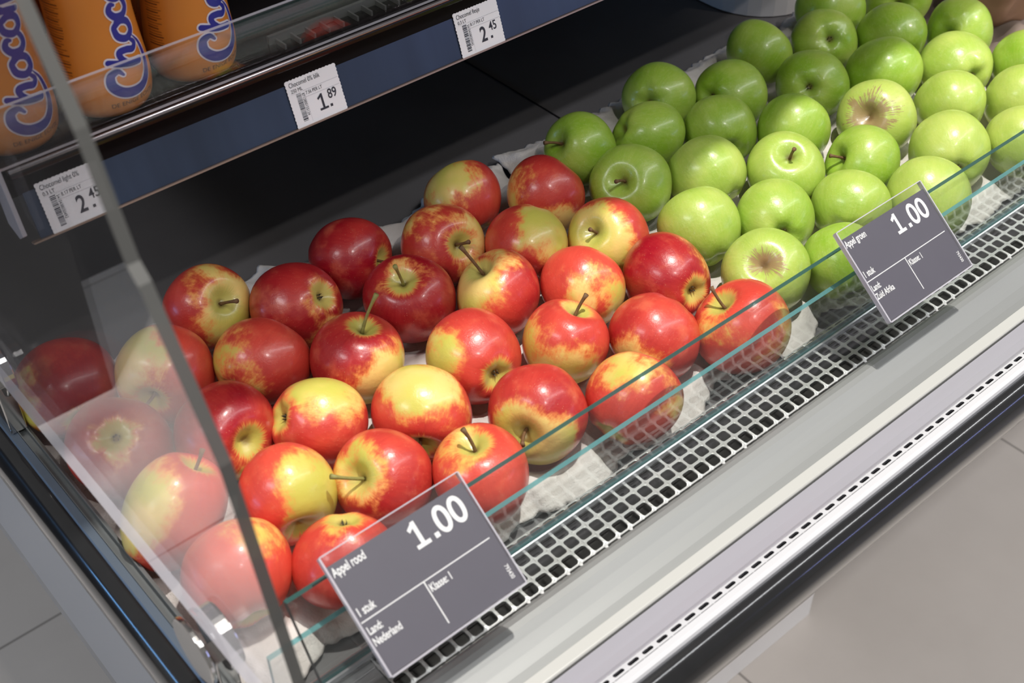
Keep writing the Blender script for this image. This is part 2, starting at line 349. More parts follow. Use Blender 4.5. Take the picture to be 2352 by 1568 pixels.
fr = MB().prism([(0.13541, 0.82104), (0.13541, 0.85122), (0.13636, 0.85235), (0.14145, 0.8531), (0.14145, 0.82104)], 0.29233, 1.2, 'y', 0)
fr.prism([(0.14173, 0.82104), (0.14173, 0.85367), (0.14239, 0.85367), (0.14277, 0.85046), (0.1473, 0.85046), (0.14767, 0.85404), (0.14843, 0.85404), (0.14881, 0.85103), (0.15069, 0.85103), (0.15069, 0.82104)], 0.29233, 1.2, 'y', 1)
P(fr, 'end_frame', [M['frame_blue'], M['frame_grey']])
P(MB().box(0.15088, 0.22255, 0.36447, 0.39983, 0.83707, 0.84037).box(0.15088, 0.15465, 0.36447, 0.4069, 0.84037, 0.85169), 'corner_plate', M['steel'], bevel=0.0006)
# air grille: 12 mm pitch, the front row bends down behind the steel panel
def gm(u, v):
    y = 0.41068 - v
    if v < 0.03772: return (u, y, 0.84065)
    t = min((v - 0.03772) / 0.00754, 1.6); return (u, 0.41068 - 0.03772 - 0.00613 * math.sin(min(t, 1) * PI / 2), 0.84065 - 0.00613 * (1 - math.cos(min(t, 1) * PI / 2)) - 0.004 * max(0, t - 1))
g = MB(); plate(g, 0.22302, 0, 150, 4, 0.0113, 0.01028, 0.00453, 0.00405, 0.00198, gm)
go = P(g, 'air_grille', M['grille'], recalc=False)
bm = bmesh.new(); bm.from_mesh(go.data); bmesh.ops.remove_doubles(bm, verts=bm.verts, dist=0.00002); bmesh.ops.recalc_face_normals(bm, faces=bm.faces); bm.to_mesh(bm and go.data); bm.free()
md = go.modifiers.new('thick', 'SOLIDIFY'); md.thickness = 0.0012; md.offset = 0
md = go.modifiers.new('bev', 'BEVEL'); md.width = 0.0003; md.segments = 2; md.limit_method = 'ANGLE'; md.angle_limit = math.radians(50)
P(MB().prism([(0.39813, 0.84131), (0.39813, 0.84603), (0.39945, 0.84669), (0.39983, 0.84367), (0.40379, 0.84367), (0.40417, 0.84669), (0.40549, 0.84603), (0.40549, 0.84131)], 0.1556, XR), 'glass_holder', M['bright'], bevel=0.0003)
# glass clamps for the acrylic end panel
for i, (cy) in enumerate((0.42624, 0.71385)):
    cz = 0.90685; c = MB()
    for x0, x1, r in ((0.12966, 0.13296, 0.02122), (0.14239, 0.15088, 0.02027)):
        n = 40; vs = [(x, cy + r * math.cos(2 * PI * k / n), cz + r * math.sin(2 * PI * k / n)) for x in (x0, x1) for k in range(n)]
        c.add(vs, [(k, (k + 1) % n, n + (k + 1) % n, n + k) for k in range(n)] + [tuple(range(n))[::-1], tuple(range(n, 2 * n))])
    c.box(0.13768, 0.14947, cy - 0.008, cy + 0.008, 0.85357, 0.89648)
    P(c, 'glass_clamp', M['chrome'], bevel=0.0008)
# upper shelf further up, out of the picture; it throws the shade on the back apples
P(MB().box(0.16, XR, 0.517, 1.2, 1.45, 1.475), 'upper_shelf', M['deck'])

# ---------------------------------------------------------------- glass panes
def pane(name, label, prof, x0, x1, mats, topi):
    me = MB(); n = 4
    v = [(x, y, z) for x in (x0, x1) for y, z in prof]
    me.add(v, [(0, 3, 7, 4), (1, 5, 6, 2)], 0); me.add(v, [(3, 2, 6, 7)], 1); me.add(v, [(0, 1, 2, 3), (4, 7, 6, 5), (0, 4, 5, 1)], 2)
    o = me.build(name, mats); return tag(o, label, 'glass')
# corners: front-bottom, back-bottom, back-top, front-top
pane('glass_pane', 'low upright glass strip with teal edge between apple trays and air grille', [(0.40011, 0.84386), (0.4036, 0.84386), (0.4036, 0.89742), (0.40011, 0.89742)], 0.16125, XR - .02, [M['glass'], M['glass_edge'], M['glass_edge']], 1)
pane('glass_pane', 'tall leaning front glass pane carrying the two price signs', [(0.36419, 0.83047), (0.3689, 0.82811), (0.41567, 0.91675), (0.41087, 0.91911)], 0.18294, XR - .02, [M['glass'], M['glass_edge_dark'], M['acrylic_edge']], 1)
# acrylic end panel, a thick sheet cut to a stepped front edge (y, z)
ep = [(0.29987, 0.93137), (0.31619, 0.99267), (0.34344, 1.11903), (0.37626, 1.18127), (0.38078, 1.19022), (0.38748, 1.19635), (0.40492, 1.24822), (0.42765, 1.28971), (0.4715, 1.36798), (0.52808, 1.44342), (1.16932, 1.44342), (1.16932, 0.93137)]
m = MB(); n = len(ep); v = [(0.13598, *p) for p in ep] + [(0.14192, *p) for p in ep]
m.add(v, [tuple(range(n))[::-1], tuple(range(n, 2 * n))], 0); m.add(v, [(i, (i + 1) % n, n + (i + 1) % n, n + i) for i in range(n - 1)], 1)
m.add(v, [(n - 1, 0, n, 2 * n - 1)], 2)
tag(m.build('side_screen', [M['acrylic'], M['acrylic_edge'], M['clear_edge']]), 'thick clear acrylic end screen standing at the left of the cooler', 'screen')

# ---------------------------------------------------------------- bottle shelf
sh = thing('shelf', 'black drinks shelf with blue price rail above the apples', 'shelf', (0.9, 0.9, 1.04))
def PS(mb, name, mat, **k):
    o = mb.build(name, mat, None, **k); o.parent = sh; o.matrix_parent_inverse = Matrix.Translation((-0.9, -0.9, -1.04)); return o
PS(MB().box(0.187, XR, 0.715, 1.2, 1.036, 1.0495), 'shelf_board', M['black_gloss'], bevel=0.001)
PS(MB().prism([(0.7005, 1.0480), (0.7000, 1.0510), (0.7015, 1.0532), (0.7040, 1.0530), (0.7052, 1.0500), (0.7150, 1.0500), (0.7150, 1.0440), (0.7060, 1.0440)], 0.190, XR), 'front_lip', M['black_gloss'], bevel=0.0004)
PS(MB().tube([(0.190, 0.7022, 1.0524), (XR, 0.7022, 1.0524)], 0.0017, 12), 'metal_bead', M['rail_metal'], smooth=True)
# price rail leaning back 19 degrees
RO = Vector((0.190, 0.6972, 1.000)); RU = Vector((1, 0, 0)); lean = math.radians(19.5); RV = Vector((0, math.sin(lean), math.cos(lean))); RW = RU.cross(RV)
def rail_box(a0, a1, b0, b1, w0, w1, mi=0, mb=None):
    mb = mb or MB(); v = [RO + RU * x + RV * y + RW * z for x in (a0, a1) for y in (b0, b1) for z in (w0, w1)]
    return mb.add(v, [(0, 1, 3, 2), (4, 6, 7, 5), (0, 4, 5, 1), (2, 3, 7, 6), (0, 2, 6, 4), (1, 5, 7, 3)], mi)
PS(rail_box(0.006, 1.75, 0.0016, 0.0405, -0.003, -0.0008), 'price_rail', M['label_blue'])
PS(rail_box(0.0, 1.75, 0.0002, 0.0014, -0.004, 0.0018), 'rail_edge', M['copper'])
PS(MB().box(0.187, XR, 0.709, 0.716, 1.030, 1.046), 'rail_recess', M['dark_gap'])
# small clear bracket at the left end
PS(MB().prism([(0.692, 1.012), (0.700, 1.006), (0.715, 1.010), (0.722, 1.050), (0.716, 1.060), (0.706, 1.058)], 0.1835, 0.1865), 'end_bracket', M['clear_edge'], bevel=0.0005)
# ribs added behind the guard to imitate a slotted reflection in it
cb = MB().box(0.40, 1.2, 0.735, 0.738, 1.0497, 1.056)
for i in range(64): cb.box(0.405 + i * 0.0125, 0.4065 + i * 0.0125, 0.7225, 0.735, 1.0497, 1.0535)
PS(cb, 'reflection_ribs', M['comb'])
g = MB(); v = [(x, y, z) for x in (0.160, XR - .03) for y, z in ((0.7085, 1.0515), (0.7115, 1.0515), (0.7115, 1.0920), (0.7085, 1.0920))]
g.add(v, [(0, 3, 7, 4), (1, 5, 6, 2)], 0).add(v, [(3, 2, 6, 7), (0, 1, 2, 3), (4, 7, 6, 5), (0, 4, 5, 1)], 1)
tag(g.build('shelf_guard', [M['acrylic'], M['clear_edge']]), 'low clear acrylic guard along the front of the drinks shelf', 'guard')

# ---------------------------------------------------------------- price tags on the rail
def numeral_one(x, y, h, st, frame, name, mat, lift):
    # a figure 1 with a slanted flag and a flat foot; x is the left end of the foot
    O, U, V = frame; W = U.cross(V).normalized(); c = x + h * 0.30; mb = MB()
    for ip, poly in enumerate(([(c - st / 2, y), (c + st / 2, y), (c + st / 2, y + h), (c - st / 2, y + h)],
                 [(x, y), (x + h * 0.60, y), (x + h * 0.60, y + st * 0.9), (x, y + st * 0.9)],
                 [(c + st / 2, y + h), (c - h * 0.02, y + h), (x - h * 0.02, y + h * 0.80), (x + st * .25, y + h * 0.80 - st * 0.85), (c, y + h - st * 0.95)])):
        mb.add([O + U * p + V * q + W * (lift + 0.00005 * ip) for p, q in poly], [tuple(range(len(poly)))])
    return mb.build(name, mat, None, recalc=False)
def price_tag(x0, title, vol, per, big, small, digits, rnd, label):
    t = thing('price_tag', label, 'price tag', RO + RU * x0)
    inv = Matrix.Translation(-(RO + RU * x0))
    W_, H_ = 0.0425, 0.0345; O = RO + RU * x0 + RV * 0.0012; F = (O, RU, RV)
    random.seed(rnd); pts = []
    def jag(a_, b_, n):   # perforated, slightly ragged border
        for k in range(n):
            s_ = k / n; j = 0.0005 * (1 if k % 2 else 0) + random.uniform(-.00012, .00012)
            d = Vector((b_[0] - a_[0], b_[1] - a_[1])); nn = Vector((d.y, -d.x)).normalized()
            pts.append((a_[0] + d.x * s_ + nn.x * j, a_[1] + d.y * s_ + nn.y * j))
    jag((0, 0), (W_, 0), 2); jag((W_, 0), (W_, H_), 26); jag((W_, H_), (0, H_), 30); jag((0, H_), (0, 0), 26)
    n = len(pts); vs = [O + RU * p[0] + RV * p[1] + RW * 0.0004 for p in pts] + [O + RU * p[0] + RV * p[1] + RW * 0.0001 for p in pts]
    ob = [MB().add(vs, [tuple(range(n)), tuple(range(n, 2 * n))[::-1]] + [(i, n + i, n + (i + 1) % n, (i + 1) % n) for i in range(n)]).build('tag_paper', M['tag_white'])]
    L = 0.0006
    ob.append(text(title, 0.0049, F, 'product_name', M['tag_ink'], None, 0.0022, 0.0295, 0.72, lift=L))
    ob.append(text(vol, 0.0037, F, 'volume_text', M['tag_ink'], None, 0.0026, 0.0254, 0.85, lift=L))
    ob.append(text(per, 0.0036, F, 'unit_price', M['tag_ink'], None, 0.0136, 0.0212, 0.78, lift=L))
    if big == '1': ob.append(numeral_one(0.0212, 0.0062, 0.0118, 0.0017, F, 'price_text', M['tag_ink'], L))
    else: ob.append(text(big, 0.0162, F, 'price_text', M['tag_ink'], None, 0.0205, 0.0062, 0.78, bold=0.0003, lift=L))
    ob.append(rects([(0.0300, 0.0062, 0.0320, 0.0082)], F, 'price_point', M['tag_ink'], None, L))
    ob.append(text(small, 0.0098, F, 'cents_text', M['tag_ink'], None, 0.0300, 0.0122, 0.80, bold=0.00012, lift=L))
    ob.append(text(digits, 0.0030, F, 'barcode_digits', M['tag_ink'], None, 0.0104, 0.0232, 0.85, rot=-PI / 2, lift=L))
    bars = []; y = 0.0238
    while y > 0.0035:
        h_ = random.choice((0.0003, 0.0003, 0.0006, 0.0009)); bars.append((0.0058, y - h_, 0.0098, y)); y -= h_ + random.choice((0.0003, 0.0004, 0.0006))
    ob.append(rects(bars, F, 'barcode', M['tag_ink'], None, L))
    ob.append(rects([(0.0120, 0.0246, 0.0420, 0.0248), (0.0125, 0.0196, 0.0420, 0.0198), (0.0128, 0.0015, 0.0129, 0.0246), (0.0022, 0.0246, 0.0120, 0.0247)], F, 'ruled_lines', M['tag_grey'], None, L))
    for o in ob: o.parent = t; o.matrix_parent_inverse = inv
price_tag(0.0145, 'Chocomel light 0%', '0.3 LT', '8.17 PER LT', '2', '45', '5410438030492', 1, 'white paper price tag reading 2.45, leftmost on the blue rail behind the screen')
price_tag(0.3928 - 0.19, 'Chocomel 0% blik', '250 ML', '7.56 PER LT', '1', '89', '8712800155124', 2, 'white paper price tag reading 1.89 in the middle of the blue rail')
price_tag(0.5447 - 0.19, 'Chocomel flesje', '0.3 LT', '8.17 PER LT', '2', '45', '5410438030542', 3, 'white paper price tag reading 2.45, rightmost on the blue rail')

# ---------------------------------------------------------------- slate price signs
def price_sign(x0, W_, H_, O, lean, name_, land, label):
    t = thing('price_sign', label, 'price sign', O)
    inv = Matrix.Translation(-O)
    U = Vector((1, 0, 0)); V = Vector((0, math.sin(lean), math.cos(lean))); Wn = U.cross(V); F = (O, U, V)
    def sb(mb, x0, x1, y0, y1, z0, z1, mi=0):
        v = [O + U * x + V * y + Wn * z for x in (x0, x1) for y in (y0, y1) for z in (z0, z1)]
        return mb.add(v, [(0, 1, 3, 2), (4, 6, 7, 5), (0, 4, 5, 1), (2, 3, 7, 6), (0, 2, 6, 4), (1, 5, 7, 3)], mi)
    cw = W_ - 0.0012; ch = H_ * 0.915
    card = sb(MB(), 0.0006, W_ - 0.0006, 0.0006, ch, -0.0009, -0.0005).build('sign_card', M['card'])
    h = MB()
    sb(h, 0, W_, 0, H_, 0.0, 0.0008, 0); sb(h, 0, W_, 0, H_, -0.0026, -0.0018, 0)
    sb(h, -0.0010, 0.0002, 0, H_, -0.0030, 0.0009, 1); sb(h, W_ - 0.0002, W_ + 0.0008, 0, H_, -0.0030, 0.0009, 1)
    sb(h, 0, W_, -0.0008, 0.0003, -0.0030, 0.0009, 1); sb(h, 0, W_, H_ - 0.0003, H_ + 0.0004, -0.0026, 0.0009, 1)
    hold = h.build('clear_holder', [M['acrylic'], M['clear_edge']])
    cl = MB(); sb(cl, W_ * .30, W_ * .42, H_ - 0.022, H_ - 0.004, -0.0062, -0.0028); sb(cl, W_ * .30, W_ * .42, H_ - 0.030, H_ - 0.022, -0.0085, -0.0055)
    clip = cl.build('glass_clip', M['acrylic'], bevel=0.0005)
    L = -0.0003
    ob = [card, hold, clip]
    I = M['card_ink']
    def pt(u, d): return W_ * u, H_ * (1 - d)
    x_, y_ = pt(0.932, 0.345); ob.append(text('00', H_ * 0.305, F, 'price_text', I, None, x_, y_, 0.95, 'RIGHT', bold=0.0004, lift=L))
    x_, y_ = pt(0.535, 0.345); ob.append(numeral_one(x_, y_, H_ * 0.212, H_ * 0.036, F, 'price_numeral', I, L))
    x_, y_ = pt(0.668, 0.345); ob.append(rects([(x_, y_, x_ + H_ * 0.042, y_ + H_ * 0.042)], F, 'price_point', I, None, L))
    x_, y_ = pt(0.018, 0.180); ob.append(text(name_, H_ * 0.100, F, 'product_name', I, None, x_, y_, 0.62, bold=0.00016, lift=L))
    x_, y_ = pt(0.018, 0.518); ob.append(text('1 stuk', H_ * 0.095, F, 'unit_text', I, None, x_, y_, 0.66, bold=0.00016, lift=L))
    x_, y_ = pt(0.468, 0.660); ob.append(text('Klasse: 1', H_ * 0.088, F, 'class_text', I, None, x_, y_, 0.66, bold=0.00014, lift=L))
    x_, y_ = pt(0.018, 0.668); ob.append(text('Land:', H_ * 0.088, F, 'country_caption', I, None, x_, y_, 0.66, bold=0.00014, lift=L))
    x_, y_ = pt(0.014, 0.758); ob.append(text(land, H_ * 0.088, F, 'country_text', I, None, x_, y_, 0.66, bold=0.00014, lift=L))
    x_, y_ = pt(0.938, 0.800); ob.append(text('793430', H_ * 0.050, F, 'code_text', I, None, x_, y_, 0.8, bold=0.00005, lift=L, rot=-PI / 2))
    ob.append(rects([(W_ * .012, H_ * .434, W_ * .955, H_ * .443), (W_ * .452, H_ * .080, W_ * .460, H_ * .436)], F, 'ruled_lines', I, None, L))
    for o in ob: o.parent = t; o.matrix_parent_inverse = inv
price_sign(0, 0.09746, 0.07582, Vector((0.20689, 0.34891, 0.89544)), math.radians(54.6), 'Appel rood', 'Nederland', 'slate grey price sign reading Appel rood 1.00, clipped in front of red apples')
price_sign(0, 0.09883, 0.0745, Vector((0.65284, 0.3508, 0.89591)), math.radians(51.8), 'Appel groen', 'Zuid Afrika', 'slate grey price sign reading Appel groen 1.00, clipped in front of green apples')

# ---------------------------------------------------------------- bottles
BP = [(0.0, 0.0022), (0.020, 0.0015), (0.0235, 0.0008), (0.0265, 0.0022), (0.0288, 0.0062), (0.0300, 0.0125), (0.0305, 0.020), (0.0302, 0.028), (0.0293, 0.038), (0.0282, 0.050), (0.0274, 0.062), (0.0272, 0.074), (0.0276, 0.088), (0.0284, 0.100), (0.0288, 0.112), (0.0282, 0.122), (0.0262, 0.132), (0.0228, 0.141), (0.0190, 0.147), (0.0172, 0.150), (0.0172, 0.154)]
BPs = smooth_poly(BP, 3)
def brad(z):
    for (r0, z0), (r1, z1) in zip(BP[4:], BP[5:]):
        if z0 <= z <= z1: return r0 + (r1 - r0) * (z - z0) / (z1 - z0)
    return 0.0288 if z < 0.0062 else 0.0172
def cr(pts, n=7):
    return smooth_poly(pts, n)
# "Chocomel" drawn as brush strokes in reading orientation (x along the word, y up), with widths
LET = [
 [(1.02, 1.18, .10), (1.22, 1.42, .20), (1.08, 1.78, .30), (0.66, 1.80, .36), (0.30, 1.40, .38), (0.16, 0.82, .38), (0.24, 0.24, .34), (0.62, -0.20, .30), (1.20, -0.38, .22), (1.86, -0.26, .13), (2.34, 0.10, .03)],   # C
 [(1.66, 1.74, .22), (1.52, 1.30, .25), (1.36, 0.72, .25), (1.24, 0.10, .24)], [(1.38, 0.70, .16), (1.66, 1.06, .22), (1.94, 1.10, .25), (1.94, 0.70, .25), (1.84, 0.30, .24), (2.02, 0.10, .20), (2.28, 0.34, .12)],   # h
 [(2.92, 1.06, .22), (2.56, 0.94, .26), (2.36, 0.48, .26), (2.56, 0.08, .26), (2.94, 0.16, .25), (3.14, 0.60, .26), (3.00, 1.00, .24), (2.84, 1.08, .18)], [(3.00, 1.00, .14), (3.24, 0.86, .12)],   # o
 [(3.86, 0.78, .12), (3.90, 0.98, .22), (3.66, 1.10, .25), (3.38, 0.84, .27), (3.32, 0.36, .27), (3.54, 0.06, .25), (3.86, 0.14, .20), (4.10, 0.42, .14)],   # c
 [(4.58, 1.06, .22), (4.26, 0.94, .26), (4.06, 0.48, .26), (4.26, 0.08, .26), (4.62, 0.16, .25), (4.80, 0.60, .26), (4.66, 1.00, .24), (4.52, 1.08, .18)],   # o
 [(5.10, 1.10, .22), (5.04, 0.60, .24), (4.92, 0.04, .22)], [(5.02, 0.60, .14), (5.26, 1.02, .22), (5.46, 1.02, .24), (5.44, 0.56, .24), (5.36, 0.04, .22)], [(5.44, 0.58, .14), (5.68, 1.02, .22), (5.90, 1.04, .24), (5.88, 0.62, .24), (5.82, 0.24, .24), (5.98, 0.06, .20), (6.20, 0.28, .14)],   # m
 [(6.24, 0.46, .16), (6.52, 0.58, .20), (6.74, 0.84, .24), (6.62, 1.08, .22), (6.36, 0.94, .26), (6.24, 0.46, .27), (6.40, 0.08, .25), (6.70, 0.12, .18), (6.92, 0.40, .14)],   # e
 [(6.96, 0.50, .16), (7.26, 1.20, .20), (7.44, 1.78, .22), (7.30, 2.04, .22), (7.10, 1.66, .24), (7.00, 0.90, .26), (7.02, 0.26, .25), (7.22, 0.04, .22), (7.48, 0.24, .10)],   # l
]
XS, YS = 0.0160, 0.0138
def ribbon(strokes, extra, wrapf, mb):
    for s_ in strokes:
        pts = [(x, y, w_) for x, y, w_ in s_]; sp = cr(pts, 7)
        rows_ = []
        for i, (x, y, w_) in enumerate(sp):
            xa, ya, _ = sp[max(i - 1, 0)]; xb, yb, _ = sp[min(i + 1, len(sp) - 1)]
            dx, dy = (xb - xa) * XS, (yb - ya) * YS; l = math.hypot(dx, dy) or 1e-6; nx, ny = -dy / l, dx / l
            hw = w_ * 0.64 * YS + extra
            rows_.append([(x * XS + nx * hw * k, y * YS + ny * hw * k) for k in (-1, 0, 1)])
        vs = [wrapf(*p) for r_ in rows_ for p in r_]
        mb.add(vs, [(3 * i + k, 3 * i + k + 1, 3 * i + 4 + k, 3 * i + 3 + k) for i in range(len(rows_) - 1) for k in (0, 1)])
        for e in (0, -1):   # round caps
            x, y, w_ = sp[e]; c = (x * XS, y * YS); hw = w_ * 0.64 * YS + extra; m_ = 12
            vs = [wrapf(*c)] + [wrapf(c[0] + hw * math.cos(2 * PI * k / m_), c[1] + hw * math.sin(2 * PI * k / m_)) for k in range(m_)]
            mb.add(vs, [(0, 1 + k, 1 + (k + 1) % m_) for k in range(m_)])
def make_bottle(loc, ang, label, detail=True):
    t = thing('drink_bottle', label, 'bottle', loc, 'orange chocolate milk bottles on the shelf')
    MB().lathe(BPs, 56).build('bottle_body', M['bottle'], t, smooth=True)
    MB().lathe([(0, 0.168), (0.0165, 0.168), (0.0178, 0.1665), (0.0180, 0.156), (0.0178, 0.1548), (0.0, 0.1548)], 40).build('bottle_cap', M['cap'], t)
    # word runs up the bottle; y of the word goes to the left round the body
    def wrapper(eps):
        def f(x, y):
            z = 0.0150 + x
            r = brad(max(0.0062, min(z, 0.15))) + eps; th = ang - (y - 0.0105) / 0.0295
            return Vector((r * math.cos(th), r * math.sin(th), z))
        return f
    mb = MB(); ribbon(LET, 0.0011, wrapper(0.00025), mb); mb.build('word_outline', M['ink_white'], t, recalc=False)
    mb = MB(); ribbon(LET, 0.0, wrapper(0.0005), mb); mb.build('brand_word', M['ink_blue'], t, recalc=False)
    def w2(x, y):
        z = 0.0098 + y; r = brad(z) + 0.0004; th = ang + (x - 0.018) / 0.0295; return Vector((r * math.cos(th), r * math.sin(th), z))
    text('DE ENIGE ÉCHTE', 0.0045, None, 'slogan_text', M['ink_brown'], t, 0.0, 0.0, 1.0, wrap=w2)
    # rows of fine print on the side of the sleeve
    random.seed(int(ang * 100)); mb = MB()
    for k in range(34):
        z = 0.030 + k * 0.0019; th0 = ang - 1.78; ln = random.uniform(0.30, 0.52); q = 8
        vs = [Vector(((brad(z + dz) + 0.0003) * math.cos(th0 + ln * i / q), (brad(z + dz) + 0.0003) * math.sin(th0 + ln * i / q), z + dz)) for i in range(q + 1) for dz in (0, 0.0003 if k % 3 else 0.0006)]
        mb.add(vs, [(2 * i, 2 * i + 2, 2 * i + 3, 2 * i + 1) for i in range(q)])
    mb.build('fine_print', M['ink_brown'], t, recalc=False)
    return t
fa = math.radians(-76)
make_bottle((0.2125, 0.7445, 1.0497), fa, 'orange bottle with blue lettering behind the side screen, leftmost of the front three')
make_bottle((0.2800, 0.7445, 1.0497), fa, 'orange bottle with blue lettering, middle of the front three on the shelf')
make_bottle((0.3465, 0.7465, 1.0497), fa + .06, 'orange bottle with blue lettering, rightmost of the front three on the shelf')
make_bottle((0.2440, 0.8060, 1.0497), fa + 0.9, 'orange bottle in the second row, between left and middle front bottles')
make_bottle((0.3125, 0.8060, 1.0497), fa + 1.5, 'orange bottle in the second row, between middle and right front bottles')

